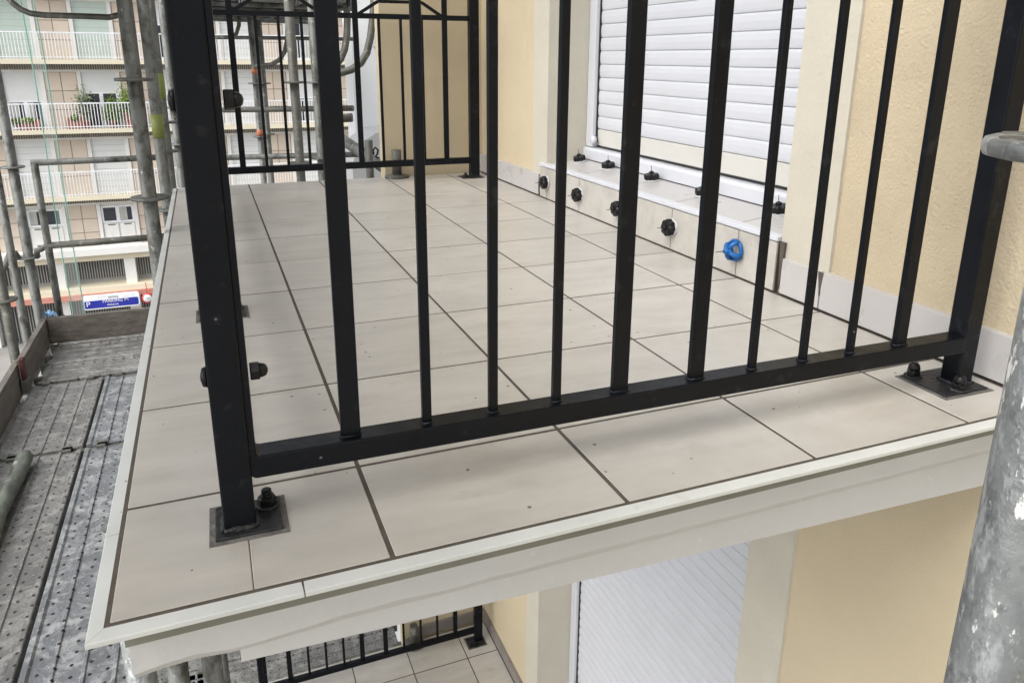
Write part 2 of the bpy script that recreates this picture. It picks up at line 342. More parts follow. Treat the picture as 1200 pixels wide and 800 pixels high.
# sloping tiled sill and tiled riser
slatmesh = None
def window(zz, label, group):
    global slatmesh
    sill_y = [WY0-0.003, 1.235, 1.685, 2.13, 2.575, WY1+0.003]
    MB().prism([(W-0.004, zz+0.02), (W+0.36, zz+0.02), (W+0.36, zz+0.236), (W-0.004, zz+0.189)], 'y', WY0-0.02, WY1+0.03).build('sill_bed', 'grout', house)
    for a, b in zip(sill_y[:-1], sill_y[1:]):
        MB().prism([(W-0.002, zz+0.18), (W+0.36, zz+0.225), (W+0.36, zz+0.244), (W-0.002, zz+0.2)], 'y', a+0.003, b-0.003).build('sill_tile', 'skirting', house, o=(W, (a+b)/2, zz+0.2))
    rj = [WY0+0.008, 1.197, 1.647, 2.093, 2.535, 2.961, 3.062]
    for a, b in zip(rj[:-1], rj[1:]):
        MB().box(W-0.022, W-0.003, a+0.0025, b-0.0025, zz+0.006, zz+0.183).build('riser_tile', 'tile', house, o=(W, (a+b)/2, zz))
    MB().box(W-0.016, W-0.003, WY0+0.008, 3.06, zz, zz+0.183).build('riser_bed', 'grout', house)
    MB().prism([(W-0.027, zz+0.187), (W-0.027, zz+0.203), (W+0.012, zz+0.2065), (W+0.012, zz+0.187)], 'y', WY0+0.006, 3.066).build('edge_trim', 'pvc', house, bevel=0.002)
    # window base rail, shutter guide, shutter
    fr = thing('roller_shutter', (2.5, WY0, zz+0.23), label, 'shutter', group)
    MB().prism([(2.462, zz+0.228), (2.462, zz+0.285), (2.474, zz+0.298), (2.60, zz+0.305), (2.60, zz+0.228)], 'y', WY0+0.006, WY1-0.006).build('base_rail', 'pvc', fr, bevel=0.003)
    MB().box(2.458, 2.4625, WY0+0.006, WY1-0.006, zz+0.222, zz+0.231).build('rail_seal', 'rubber', fr)
    MB().box(2.478, 2.56, WY1-0.085, WY1-0.006, zz+0.302, zz+3.25).build('guide', 'pvc', fr, bevel=0.004)
    MB().box(2.478, 2.56, WY0+0.006, WY0+0.085, zz+0.302, zz+3.25).build('guide', 'pvc', fr, bevel=0.004)
    MB().box(2.50, 2.53, WY1-0.0905, WY1-0.0855, zz+0.33, zz+3.25).build('guide_brush', 'rubber', fr)
    MB().lathe([(0.0, -0.014), (0.022, -0.012), (0.024, 0.0), (0.022, 0.012), (0.0, 0.014)], (2.478, WY1-0.10, zz+0.345), (1, 0, 0)).build('stop_knob', 'pvc', fr)
    ya, yb = WY0+0.088, WY1-0.088
    MB().prism([(2.512, zz+0.312), (2.512, zz+0.405), (2.532, zz+0.405), (2.532, zz+0.312)], 'y', ya, yb).build('bottom_slat', 'pvc_cream', fr, bevel=0.003)
    MB().box(2.509, 2.535, ya, yb, zz+0.3045, zz+0.313).build('bottom_seal', 'rubber', fr)
    if slatmesh is None:
        p = 0.0725
        pr = [(0.0055, 0), (0.0028, 0.003), (0.0005, p*0.18), (-0.0013, p*0.5), (0.0003, p*0.82), (0.003, p*0.955), (0.006, p*0.978), (0.022, p*0.985), (0.022, 0)]
        slatmesh = MB().prism([(x, z) for x, z in pr], 'y', ya, yb, smooth=False).mesh('slat', 'pvc', (0, ya, 0))
    for k in range(39):
        inst(slatmesh, 'slat', fr, (2.510, ya, zz+0.408+k*0.0725))
window(0.0, 'white slatted roller shutter behind the tiled sill with levelling clips', None)
window(LZ, 'white roller shutter of the storey below, seen under the balcony slab', None)
# skirting tiles along the wall, upper storey
def skirt(y0, y1, cuts, zz, mt, h=0.133):
    ys = [y0]+cuts+[y1]
    for a, b in zip(ys[:-1], ys[1:]):
        MB().box(W-0.022, W+0.002, a+0.003, b-0.003, zz+0.007, zz+h).build('skirting_tile', mt, house, o=(W, (a+b)/2, zz), bevel=0.0015)
    MB().box(W-0.014, W+0.001, y0, y1, zz+0.001, zz+h-0.004).build('skirting_bed', 'grout', house)
skirt(-0.04, 0.955, [0.765], 0, 'skirting'); skirt(3.085, 4.165, [3.52, 3.95], 0, 'skirting')
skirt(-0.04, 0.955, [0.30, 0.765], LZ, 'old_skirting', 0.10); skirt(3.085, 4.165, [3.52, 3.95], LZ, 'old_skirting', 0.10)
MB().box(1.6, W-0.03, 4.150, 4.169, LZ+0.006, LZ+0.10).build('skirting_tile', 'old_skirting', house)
# wedge-shaped open joints where the skirting was cut
for yy, h0, h1 in ((0.958, 0.02, 0.19), (0.767, 0.05, 0.132), (3.075, 0.004, 0.09)):
    MB().add([(W-0.0235, yy-0.002, h0), (W-0.0235, yy+0.012, h1), (W-0.0235, yy-0.012, h1), (W-0.015, yy-0.002, h0), (W-0.015, yy+0.012, h1), (W-0.015, yy-0.012, h1)],
             [(0, 1, 2), (3, 5, 4), (0, 3, 4, 1), (1, 4, 5, 2), (2, 5, 3, 0)]).build('open_joint', 'grout', house)

# ------------------------------------------------------------------ balconies
XL, YE = 0.174, 4.122
XJ = [XL, 0.605, 1.055, 1.505, 1.955, W-0.022]
YJ = [0.0, 0.318]+[0.318+0.43223*k for k in range(1, 9)]+[YE]
XO, YO = 0.151, -0.027            # outer edge of the coping
def jitter_edge(x0, x1, n, amp):
    return [(x0+(x1-x0)*i/n, random.uniform(-amp, amp)) for i in range(n+1)]
def balcony(zz, label, group, detailed=True):
    b = thing('balcony', (XL, 0, zz), label, 'balcony', group)
    # structural slab: painted face with inward chamfer, then a set-back lower course
    fx, fy = 0.196, 0.030
    n = 44; vs = []; 
    pr = lambda x, w, w2: [(x, fy+0.5, zz-0.009), (x, fy, zz-0.009), (x, fy, zz-0.110+w), (x, fy+0.026, zz-0.141+w2), (x, fy+0.5, zz-0.141)]
    for i in range(n+1):
        x = fx+(W-fx)*i/n
        w = (0.002*math.sin(i*0.9)+random.uniform(-0.0022, 0.0022)) if x < 0.9 else random.uniform(-0.0015, 0.0015)
        u_ = max(0.0, min(1.0, (0.55-x)/0.33)); w += u_*u_*(3-2*u_)*(0.007*math.sin((x-fx)*24)-0.012)
        vs += pr(x, w, min(0, w)*0.7)
    fs = [(i*5+k, i*5+(k+1) % 5, (i+1)*5+(k+1) % 5, (i+1)*5+k) for i in range(n) for k in range(5)]
    fs += [(0, 1, 2, 3, 4), tuple(n*5+k for k in (4, 3, 2, 1, 0))]
    MB().add(vs, fs).build('slab_edge', 'slab', b)
    MB().box(fx+0.004, W, fy+0.49, YE-0.01, zz-0.165, zz-0.010).build('slab', 'slab', b)
    x0, x1 = 0.352, W
    MB().add([(x0, 0.057, zz-0.12), (x1, 0.057, zz-0.12), (x1, 0.057, zz-0.238), (x0, 0.057, zz-0.174),
              (x0, 0.6, zz-0.12), (x1, 0.6, zz-0.12), (x1, 0.6, zz-0.238), (x0, 0.6, zz-0.174)],
             [(0, 1, 2, 3), (4, 7, 6, 5), (0, 4, 5, 1), (3, 2, 6, 7), (0, 3, 7, 4), (1, 5, 6, 2)]).build('slab_beam', 'slab', b)
    MB().box(fx-0.004, W-0.002, fy-0.004, fy+0.05, zz-0.066, zz-0.0115).build('lip_shade_strip', 'lip_shade', b)  # dark strip painted in as the shadow gap under the coping
    # bed of dark grout with the tiles standing a little proud of it
    MB().box(XL-0.001, W, -0.001, YE, zz-0.012, zz-0.0016).build('grout_bed', 'grout', b)
    for i in range(5):
        for j in range(len(YJ)-1):
            xa, xb = XJ[i]+(0.0044 if i else 0.007), XJ[i+1]-0.0044
            ya, yb = YJ[j]+(0.0044 if j else 0.0065), YJ[j+1]-0.0044
            parts = [(xa, xb)]
            if i == 0 and j == 0: parts = [(xa, 0.3825), (0.3840, xb)]
            for p, q in parts:
                dz = random.uniform(-0.0006, 0.0006)
                MB().box(p, q, ya, yb, zz-0.006, zz+dz).build('floor_tile', 'tile', b, o=((p+q)/2, (ya+yb)/2, zz), bevel=0.0012, seg=1)
    # coping: white painted metal edge, mitred at the corners, lip turned down
    prof = [(0.0, -0.002), (0.0, -0.008), (0.8, -0.009), (0.88, -0.0125), (1.0, -0.0125), (1.0, -0.0048), (0.97, -0.0035)]
    def cop(pa, pb, oa, ob):        # inner start/end, outer start/end
        vs = []
        for (pi, po) in ((pa, oa), (pb, ob)):
            for t, z in prof: vs.append((pi[0]+(po[0]-pi[0])*t, pi[1]+(po[1]-pi[1])*t, zz+z))
        k = len(prof); fs = [(i, (i+1) % k, k+(i+1) % k, k+i) for i in range(k)]+[tuple(range(k)), tuple(range(2*k-1, k-1, -1))]
        MB().add(vs, fs).build('coping', 'coping', b, bevel=0.0008, seg=2)
    xm = 0.457
    cop((XL, 0), (xm-0.002, 0), (XO, YO), (xm-0.0012, YO))
    cop((xm+0.0012, 0), (W-0.01, 0), (xm+0.0012, YO), (W-0.01, YO))
    ym = 0.245
    cop((XL, ym-0.0015), (XL, 0), (XO, ym-0.0015), (XO, YO))
    cop((XL, YE-0.002), (XL, ym+0.0015), (XO, YE-0.002), (XO, ym+0.0015))
    return b
balcony(0.0, 'tiled balcony floor with white metal edging, under the black railing', None)
balcony(LZ, 'balcony of the storey below, its beige tiles showing under the slab', None)
# balcony above (only its slab shades the place)
ub = thing('balcony', (XL, 0, FLOOR), 'concrete balcony slab of the storey above', 'balcony')
MB().box(0.192, W, 0.012, YE, FLOOR-0.17, FLOOR-0.01).build('slab', 'ceiling', ub)

# ------------------------------------------------------------------ black steel railings
BAL = [(0.575, 1), (0.718, 0), (0.851, 0), (0.986, 0), (1.130, 1), (1.317, 1), (1.465, 0), (1.607, 0), (1.746, 0), (1.900, 1)]
HB, HR = 1.05, 1.36               # intermediate bar, handrail
def bolt(par, x, y, z, r=0.015, dome=False):
    MB().lathe([(r*1.5, 0), (r*1.5, 0.003), (r*1.2, 0.0045)], (x, y, z)).build('washer', 'weld', par)
    q = MB(); q.lathe([(r*1.12, 0.003), (r*1.15, 0.006), (r*1.15, 0.016), (r*1.0, 0.019)], (x, y, z), n=6, flat=True)
    if dome: q.lathe([(r*0.98, 0.017), (r*0.98, 0.026), (r*0.85, 0.033), (r*0.5, 0.038), (r*0.1, 0.0395)], (x, y, z), n=18)
    else:
        q.lathe([(r*0.62, 0.017), (r*0.66, 0.020), (r*0.60, 0.023), (r*0.66, 0.026), (r*0.60, 0.029), (r*0.62, 0.032), (r*0.4, 0.034)], (x, y, z), n=12, flat=True)
    return q.build('bolt', 'black_plastic', par)
def cap_nut(par, x, y, z, ax):
    q = MB(); q.lathe([(0.0155, 0), (0.0165, 0.002), (0.0165, 0.014), (0.0155, 0.0155)], (x, y, z), ax, n=6, flat=True)
    q.lathe([(0.0125, 0.015), (0.0123, 0.019), (0.0108, 0.024), (0.008, 0.0272), (0.004, 0.029), (0.001, 0.0295)], (x, y, z), ax, n=18)
    return q.build('cap_nut', 'black_plastic', par)
def post(par, x0, x1, y0, y1, zz, plate, bolts, top=HR-0.01, dome=False):
    p = MB().box(x0, x1, y0, y1, zz+0.004, zz+top).build('post', 'black_metal', par, bevel=0.004)
    px0, px1, py0, py1 = plate
    MB().box(px0-0.010, px1+0.010, py0-0.010, py1+0.008, zz-0.003, zz+0.0016).build('mortar_pad', 'mortar', p)
    pl = MB().box(px0, px1, py0, py1, zz+0.0005, zz+0.006).build('base_plate', 'plate', p, bevel=0.002)
    # lumpy weld bead round the foot
    pts = []
    for (a, b_) in (((x0, y0), (x1, y0)), ((x1, y0), (x1, y1)), ((x1, y1), (x0, y1)), ((x0, y1), (x0, y0))):
        for k in range(8): pts.append((a[0]+(b_[0]-a[0])*k/8, a[1]+(b_[1]-a[1])*k/8, zz+0.0075))
    pts.append(pts[0])
    MB().tube(pts, [0.0055+random.uniform(-0.0015, 0.002) for _ in pts], 8).build('weld_bead', 'weld', p)
    for (bx, by) in bolts: bolt(p, bx, by, zz+0.0055, dome=dome)
    return p
def panel(par, zz, x0, x1, yf, depth, bars, stile_l=True, stile_r=False, ornament=True, welds=True):
    """railing panel running along x with its front at yf"""
    y0, y1 = yf, yf+depth
    r = MB()
    RB0, RB1 = zz+0.097, zz+0.139
    if stile_l:                    # bottom rail and end stile are one bent frame with a rounded corner
        rr = 0.012
        arc = [(x0+rr-rr*math.cos(a), RB0+rr-rr*math.sin(a)) for a in [math.pi/2*k/5 for k in range(6)]]
        prof = arc+[(x1, RB0), (x1, RB1), (x0+0.017, RB1), (x0+0.013, RB1+0.004), (x0+0.013, zz+HR-0.02), (x0, zz+HR-0.02)]
        r.prism(prof, 'y', y0, y1)
    else: r.box(x0, x1, y0, y1, RB0, RB1)
    r.build('bottom_rail', 'black_metal', par, bevel=0.0035)
    MB().box(x0+0.013 if stile_l else x0, x1, y0+0.004, y1-0.004, zz+HB-0.016, zz+HB+0.016).build('upper_rail', 'black_metal', par, bevel=0.003)
    MB().box(x0-0.06, x1+0.06, y0-0.006, y1+0.008, zz+HR-0.022, zz+HR+0.012).build('handrail', 'black_metal', par, bevel=0.004)
    ym = yf+depth*0.5
    for x, thick in bars:
        w, dp = (0.0175, 0.0075) if thick else (0.0088, 0.0068)
        ba = MB().box(x-w, x+w, ym-dp, ym+dp, RB1-0.004, zz+(HR-0.02 if thick else HB)).build('baluster', 'black_metal', par, bevel=0.0015, seg=1)
        if welds:
            pts = [(x+sx*(w+0.0005), ym+sy*(dp+0.0005), RB1+0.001) for sx, sy in ((-1, -1), (0, -1.1), (1, -1), (1.05, 0), (1, 1), (-1, 1), (-1.05, 0), (-1, -1))]
            MB().tube(pts, [0.0013+random.uniform(-0.0005, 0.0010) for _ in pts], 7).build('weld_bead', 'weld', ba)
    if ornament:
        for xa, xb in ((0.575, 1.130), (1.317, 1.900)):
            xs = [xa+0.014, xa+0.15, xb-0.15, xb-0.014]; zs = [zz+HB+0.006, zz+HB+0.090, zz+HB+0.090, zz+HB+0.006]
            o = MB(); t = 0.010
            for i in range(3):
                a, b_ = V(xs[i], 0, zs[i]), V(xs[i+1], 0, zs[i+1]); dvec = (b_-a).normalized(); nn = V(-dvec.z, 0, dvec.x)*t
                o.prism([((a-nn).x, (a-nn).z), ((b_-nn).x, (b_-nn).z), ((b_+nn).x, (b_+nn).z), ((a+nn).x, (a+nn).z)], 'y', ym-0.007+i*0.0006, ym+0.007-i*0.0006)
            o.build('ornament', 'black_metal', par)
def front_railing(zz, label, group, rot):
    o = (0.345, 0.168, zz)
    t = thing('railing', o, label, 'railing', group)
    post(t, 0.345, 0.399, 0.168, 0.218, zz, (0.330, 0.443, 0.150, 0.256), [(0.421, 0.232)])
    panel(t, zz, 0.3965, 2.098, 0.1715, 0.050, BAL)
    post(t, 2.095, 2.150, 0.174, 0.224, zz, (2.020, 2.166, 0.140, 0.278), [(2.046, 0.262), (2.084, 0.158)], dome=True)
    for z in (0.288, 0.738): cap_nut(t, 0.4125, 0.196, zz+z, (1, 0, 0)); MB().lathe([(0.018, 0), (0.016, 0.008), (0.005, 0.011)], (0.345, 0.196, zz+z), (-1, 0, 0), n=14).build('bolt_head', 'black_plastic', t)
    t.rotation_euler.z = rot
    return t
front_railing(0.0, 'black steel railing with flat balusters at the mitred-corner end of the balcony', None, math.radians(-0.8))
def far_railing(zz, label, group):
    t = thing('railing', (0.345, 3.91, zz), label, 'railing', group)
    panel(t, zz, 0.3965, 2.075, 3.912, 0.036, BAL, welds=False)
    post(t, 2.066, 2.132, 3.905, 3.955, zz, (2.00, 2.145, 3.865, 3.985), [(2.02, 3.885), (2.06, 3.875)])
    post(t, 0.345, 0.399, 3.905, 3.955, zz, (0.33, 0.44, 3.88, 3.99), [(0.42, 3.97)])
    return t
far_railing(0.0, 'black steel railing across the balcony end by the return wall and scaffold jack', None)
far_railing(LZ, 'black railing at the return-wall end of the lower balcony, seen below the slab', None)
def side_railing(zz, label):
    t = thing('railing', (0.372, 0.225, zz), label, 'railing')
    def seg(ya, yb):
        for z0, z1, nm in ((0.104, 0.139, 'bottom_rail'), (HB-0.016, HB+0.016, 'upper_rail'), (HR-0.022, HR+0.012, 'handrail')):
            MB().box(0.358, 0.386, ya, yb, zz+z0, zz+z1).build(nm, 'black_metal', t, bevel=0.003)
        n = round((yb-ya)/0.142)
        for k in range(1, n):
            y = ya+(yb-ya)*k/n
            MB().box(0.3655, 0.3785, y-0.0088, y+0.0088, zz+0.137, zz+HB-0.014).build('baluster', 'black_metal', t)
    ps = [0.2, 1.43, 2.68, 3.91]
    for a, b in zip(ps[:-1], ps[1:]): seg(a+0.024, b-0.024)
    for y in ps[1:3]:
        post(t, 0.347, 0.397, y-0.025, y+0.025, zz, (0.305, 0.445, y-0.06, y+0.05), [(0.42, y+0.02), (0.32, y+0.02)])
side_railing(0.0, 'black steel railing along the street side of the balcony, running back from the corner post')
# near part of the lower balcony's railing
t = thing('railing', (0.345, 0.168, LZ), 'black railing along the street side of the lower balcony', 'railing')
for z0, z1, nm in ((0.104, 0.139, 'bottom_rail'), (HB-0.016, HB+0.016, 'upper_rail'), (HR-0.022, HR+0.012, 'handrail')):
    MB().box(0.358, 0.386, 0.24, 3.9, LZ+z0, LZ+z1).build(nm, 'black_metal', t, bevel=0.003)
for k in range(1, 26):
    y = 0.24+3.66*k/26
    MB().box(0.3655, 0.3785, y-0.0088, y+0.0088, LZ+0.137, LZ+HB-0.014).build('baluster', 'black_metal', t)

# ------------------------------------------------------------------ tile levelling clips on the sill and riser
def clip(o, ax, mt, label, name='levelling_clip'):
    t = thing(name, o, label, 'clip', 'levelling clips on the fresh sill tiles')
    ax = Vector(ax).normalized(); o = Vector(o)
    MB().lathe([(0.040, 0), (0.040, 0.005), (0.034, 0.008), (0.012, 0.009)], o, ax, n=24).build('base_disc', 'clear_plastic', t)
    if mt == 'black':
        MB().lathe([(0.033, 0.008), (0.0355, 0.011), (0.0355, 0.031), (0.031, 0.037), (0.015, 0.039)], o, ax, n=48, lobes=8, amp=0.075).build('knob', 'black_plastic', t)
        MB().lathe([(0.013, 0.036), (0.012, 0.045), (0.007, 0.049)], o, ax, n=10).build('hub', 'black_plastic', t)
        MB().tube([o+ax*0.046, o+ax*0.076], 0.0018, 6).build('pin', 'galv', t)
    else:
        u = ax.orthogonal().normalized(); w = ax.cross(u)
        MB().lathe([(0.031, 0.006), (0.043, 0.006), (0.044, 0.012), (0.041, 0.017), (0.031, 0.016), (0.031, 0.006)], o, ax, n=28).build('ring', 'blue_plastic', t)
        for k in range(4):
            a = 0.35+k*math.pi/2; d = u*math.cos(a)+w*math.sin(a)
            MB().tube([o+d*0.038+ax*0.012, o+d*0.034+ax*0.026, o+d*0.022+ax*0.038, o+d*0.008+ax*0.043], [0.0105, 0.0105, 0.0095, 0.009], 8).build('arm', 'blue_plastic', t)
        MB().lathe([(0.016, 0.030), (0.017, 0.044), (0.011, 0.049), (0.010, 0.060), (0.005, 0.062)], o, ax, n=14).build('hub', 'blue_plastic', t)
        MB().tube([o+ax*0.058, o+ax*0.100], 0.0018, 6).build('pin', 'galv', t)
    return t
RX = W-0.022
ry = [2.955, 2.528, 2.095, 1.640]
rl = ['black levelling clip on the riser at the return-wall end, beside the skirting', 'fourth clip on the riser counting from the blue one, black',
      'third clip on the riser counting from the blue one, black', 'black levelling clip on the riser beside the blue one']
for y, l in zip(ry, rl): clip((RX, y, 0.104+random.uniform(-.006, .006)), (-1, random.uniform(-.08, .08), random.uniform(-.06, .06)), 'black', l)
clip((RX, 1.197, 0.106), (-1, 0, 0), 'blue', 'blue four-armed levelling clip on the riser joint')
sl_l = ['black levelling clip on the sill in the reveal corner towards the return wall', 'black levelling clip on the sill, second from the return-wall reveal',
        'black levelling clip at the middle of the sill', 'black levelling clip on the sill, fourth from the return-wall reveal', 'black levelling clip on the sill above the blue clip']
for y, l, xx in zip([2.90, 2.575, 2.13, 1.685, 1.235], sl_l, [2.40, 2.41, 2.41, 2.40, 2.43]):
    z = 0.2+(xx-(W-0.002))*0.122
    clip((xx, y, z), (-0.12+random.uniform(-.05, .05), random.uniform(-.06, .06), 1), 'black', l)

# ------------------------------------------------------------------ scaffold decks
DK = -1.4; LIFT = 2.7
rib_cache = {}
def plank_mesh(Lg, wd, mt):
    key = (round(Lg, 3), round(wd, 3), mt)
    if key in rib_cache: return rib_cache[key]
    h = 0.010; n = 4; top = [(0, -0.07), (0, h-0.003), (0.004, h), (0.022, h), (0.032, 0)]
    for k in range(1, n):
        x = wd*k/n; top += [(x-0.010, 0), (x-0.005, h*0.75), (x+0.005, h*0.75), (x+0.010, 0)]
    top += [(wd-0.032, 0), (wd-0.022, h), (wd-0.004, h), (wd, h-0.003), (wd, -0.07), (wd-0.01, -0.07), (wd-0.01, -0.018), (0.01, -0.018), (0.01, -0.07)]
    rib_cache[key] = MB().prism(top, 'y', 0, Lg).mesh('deck_sheet', mt); return rib_cache[key]
def plank(x, y, z, Lg, wd, mt, label, rotz=0.0, group='perforated steel scaffold planks'):
    t = thing('scaffold_plank', (x, y, z), label, 'plank', group); t.rotation_euler.z = rotz
    inst(plank_mesh(Lg, wd, mt), 'deck_sheet', t, (x, y, z))
    for e in (0.0, Lg):
        for xx in (0.06, wd-0.10):
            s_ = -1 if e == 0 else 1
            MB().box(x+xx, x+xx+0.045, y+e-0.012 if s_ > 0 else y+e-0.035, y+e+0.035 if s_ > 0 else y+e+0.012, z-0.05, z+0.017).build('end_hook', 'galv_dark', t)
    return t
A, B_, C_ = -0.905, -0.452, 0.425
plank(A, 3.545, DK, 1.06, 0.435, 'deck', 'short dirty steel scaffold plank between the wooden toe board and the middle gap')
plank(B_, 3.545, DK, 1.06, 0.43, 'deck_blue', 'short bluish steel scaffold plank beside the balcony edge')
plank(A, 0.42, DK, 3.08, 0.435, 'deck', 'long brown-grey steel scaffold plank under the wrapped roll')
plank(B_, 0.42, DK, 3.08, 0.43, 'deck_blue', 'long plaster-smeared steel scaffold plank below the mitred balcony corner')
plank(A, -2.7, DK, 3.08, 0.435, 'deck', 'steel scaffold plank past the mitred corner, on the street side of its row'); plank(B_, -2.7, DK, 3.08, 0.43, 'deck_blue', 'steel scaffold plank past the mitred corner, on the house side of its row')
plank(1.45, 4.645, DK, 2.33, 0.41, 'deck', 'cross-laid steel scaffold plank next to the lengthwise planks', math.radians(90))
plank(1.45, 5.065, DK, 2.33, 0.41, 'deck', 'cross-laid steel scaffold plank against the end toe board', math.radians(90))
for nm, yy in (('near', 4.645), ('far', 5.065)):
    plank(2.1, yy, DK-LIFT, 2.98, 0.41, 'deck', 'lower-level cross-laid steel plank beyond the lower railing, %s' % ('beside the lower balcony' if nm == 'near' else 'away from the lower balcony'), math.radians(90))
for xx, yy, lb in ((A, 0.42, 'lower-level steel plank on the street side'), (B_, 0.42, 'lower-level steel plank along the lower balcony')):
    plank(xx, yy, DK-LIFT, 4.18, 0.43, 'deck_blue', lb)
plank(1.505, 4.225, DK-LIFT, 2.38, 0.41, 'deck', 'lower-level cross-laid steel plank right behind the lower railing', math.radians(90))
plank(2.1, 5.485, DK-LIFT, 2.98, 0.41, 'deck', 'lower-level cross-laid steel plank, third row from the lower balcony', math.radians(90))
plank(2.1, 5.905, DK-LIFT, 2.98, 0.41, 'deck', 'lower-level cross-laid steel plank, fourth row from the lower balcony', math.radians(90))
# upper deck at the far end, its underside showing above the return-wall railing
for k in range(3):
    plank(0.30+k*0.44, 5.6, DK+LIFT-0.02, 3.3, 0.43, 'deck_blue', ['raised steel scaffold plank above the return-wall railing, street side', 'raised steel scaffold plank above the return-wall railing, middle of three', 'raised steel scaffold plank above the return-wall railing, house side'][k])
# walkway round the near end of the balcony: the level the photographer stands on and an unseen row added overhead to darken the railing and slab fronts
for lv, lb in ((DK, 'walkway level'), (DK+LIFT, 'unseen overhead level added for shade')):
    for k in range(1):
        for i in range(2):
            plank(0.05+3.09*(i+1)-0.01, -1.42+k*0.44+(0.02 if lv > 0 else 0), lv, 3.07, 0.43, 'deck', 'steel plank of the scaffold past the mitred corner, %s, %s half' % (lb, 'street' if i == 0 else 'house'), math.radians(90))
for k, xx in enumerate((A, B_)):
    for yy, yl in ((-2.7, 'mitred-corner'), (0.42, 'middle'), (3.54, 'return-wall')):
        plank(xx, yy, DK+LIFT, 3.08 if yl != 'return-wall' else 2.0, 0.43, 'deck', 'overhead steel plank along the street side, %s row, %s bay' % ('outer' if k == 0 else 'inner', yl))
# wooden toe boards
tb = MB().box(-0.975, -0.935, 4.60, 5.53, DK-0.02, DK+0.205).build('toe_board', 'wood', None, o=(-0.95, 4.6, DK), bevel=0.004); tag(tb, 'short weathered wooden toe board beyond the red bracket', 'board', 'wooden toe boards')
tb = MB().box(-0.995, -0.955, -2.7, 4.57, DK-0.03, DK+0.20).build('toe_board', 'wood', None, o=(-0.97, 0, DK), bevel=0.004); tag(tb, 'long weathered wooden toe board along the street side of the planks', 'board', 'wooden toe boards')
tb = MB().box(-0.93, 1.45, 5.49, 5.53, DK+0.0, DK+0.212).build('toe_board', 'wood', None, o=(0, 5.5, DK), bevel=0.004); tag(tb, 'weathered wooden toe board across the end of the deck', 'board', 'wooden toe boards')
br = thing('toe_board_bracket', (-0.925, 4.56, DK), 'dark red steel bracket clamping the wooden toe board', 'bracket')
MB().box(-0.940, -0.915, 4.52, 4.575, DK+0.09, DK+0.24).build('bracket_plate', 'red_steel', br, bevel=0.003)
MB().box(-0.945, -0.905, 4.50, 4.585, DK, DK+0.09).build('bracket_foot', 'galv_dark', br, bevel=0.003)
# crumpled blue wrapper on the toe board corner
wr = MB(); o = V(-0.905, 5.505, DK+0.213)
rnd = random.Random(3); g = [[o+V((i-2)*0.022+rnd.uniform(-.008, .008), (j-2)*0.012+rnd.uniform(-.006, .006), 0.006+rnd.random()*0.075*(1-abs(i-2)/3)) for j in range(5)] for i in range(5)]
wr.add([p for r_ in g for p in r_]+[p+V(0, 0, -0.005) for r_ in g for p in r_], [(i*5+j, i*5+j+1, (i+1)*5+j+1, (i+1)*5+j) for i in range(4) for j in range(4)]+[(25+i*5+j, 25+(i+1)*5+j, 25+(i+1)*5+j+1, 25+i*5+j+1) for i in range(4) for j in range(4)])
tag(wr.build('wrapper', 'light_blue', None, o=o), 'crumpled light blue wrapper on the corner of the wooden toe board', 'wrapper')
# wrapped roll lying on the planks
pts = []; rs = []
for k in range(48):
    f_ = k/47; pts.append((-0.735-0.02*f_+0.003*math.sin(k*0.5), 3.42-2.2*f_, DK+0.052+0.004*math.sin(k*1.05))); rs.append(0.040+0.002*math.sin(k*0.9)+rnd.uniform(-.002, .002))
rs[0] = 0.045
rl_ = thing('wrapped_roll', (-0.66, 2.4, DK), 'roll of material wrapped in grey plastic with green tape lying on the planks', 'roll')
rm = MB().tube(pts, rs, 22)
for i_, v_ in enumerate(rm.v):
    c_ = Vector(pts[i_//22]); rm.v[i_] = c_+(v_-c_)*(1+rnd.uniform(-0.09, 0.07))
rm.build('roll', 'wrap', rl_)
MB().tube([Vector(pts[17])+V(0, 0.03, 0), Vector(pts[17])-V(0, 0.05, 0)], 0.0455, 18).build('tape_band', 'tape_green', rl_)

# ------------------------------------------------------------------ scaffold tubes
R0 = 0.0325
scf = thing('scaffold', (-0.45, 3, GZ), 'galvanised tube scaffold with ring nodes along the street side of the balcony', 'scaffold')
def rosette(par, x, y, z, r=0.083, mt='galv'):
    return MB().lathe([(R0, -0.007), (r-0.004, -0.007), (r, -0.004), (r, 0.004), (r-0.004, 0.007), (R0, 0.007)], (x, y, z), n=28).build('rosette', mt, par)
def standard(x, y, z0, z1, rings, mt='galv', sleeves=(), r=R0):
    s = MB().tube([(x, y, z0), (x, y, z1)], r, 20).build('standard', mt, scf, o=(x, y, z0))
    for z in rings: rosette(s, x, y, z, mt=mt)
    for (za, zb, m2) in sleeves: MB().tube([(x, y, za), (x, y, zb)], r+0.0025, 20, ).build('tape', m2, s)
    return s
standard(0.106, 2.80, GZ, 4.2, (0.165, 0.70, DK+0.25, -3.5))
standard(0.118, 3.95, GZ, 4.2, (-0.1, 1.24), 'galv', [(0.33, 0.47, 'tape_green')])
standard(0.100, 5.15, GZ, 4.2, (-0.2, 0.33, 0.12), 'galv_dark', [(0.5, 0.68, 'tape_green')])
standard(0.125, 6.6, GZ, 4.2, (0.02, 0.35), 'galv')
pL = D(12, 160, 4.6)
standard(-1.035, 5.78, GZ, 4.2, (-0.03, -0.75), 'galv', r=0.036)
standard(-1.075, 5.45, GZ, 4.2, (0.7,), 'galv', r=0.028)
standard(-1.06, 4.97, GZ, 4.2, (-0.86,), 'galv_dark')
standard(-1.02, 1.4, GZ, 4.2, (0.2, -1.2))
def rod(name, pts, r, mt='galv', n=12, par=None): return MB().tube(pts, r, n).build(name, mt, par or scf, o=pts[0])
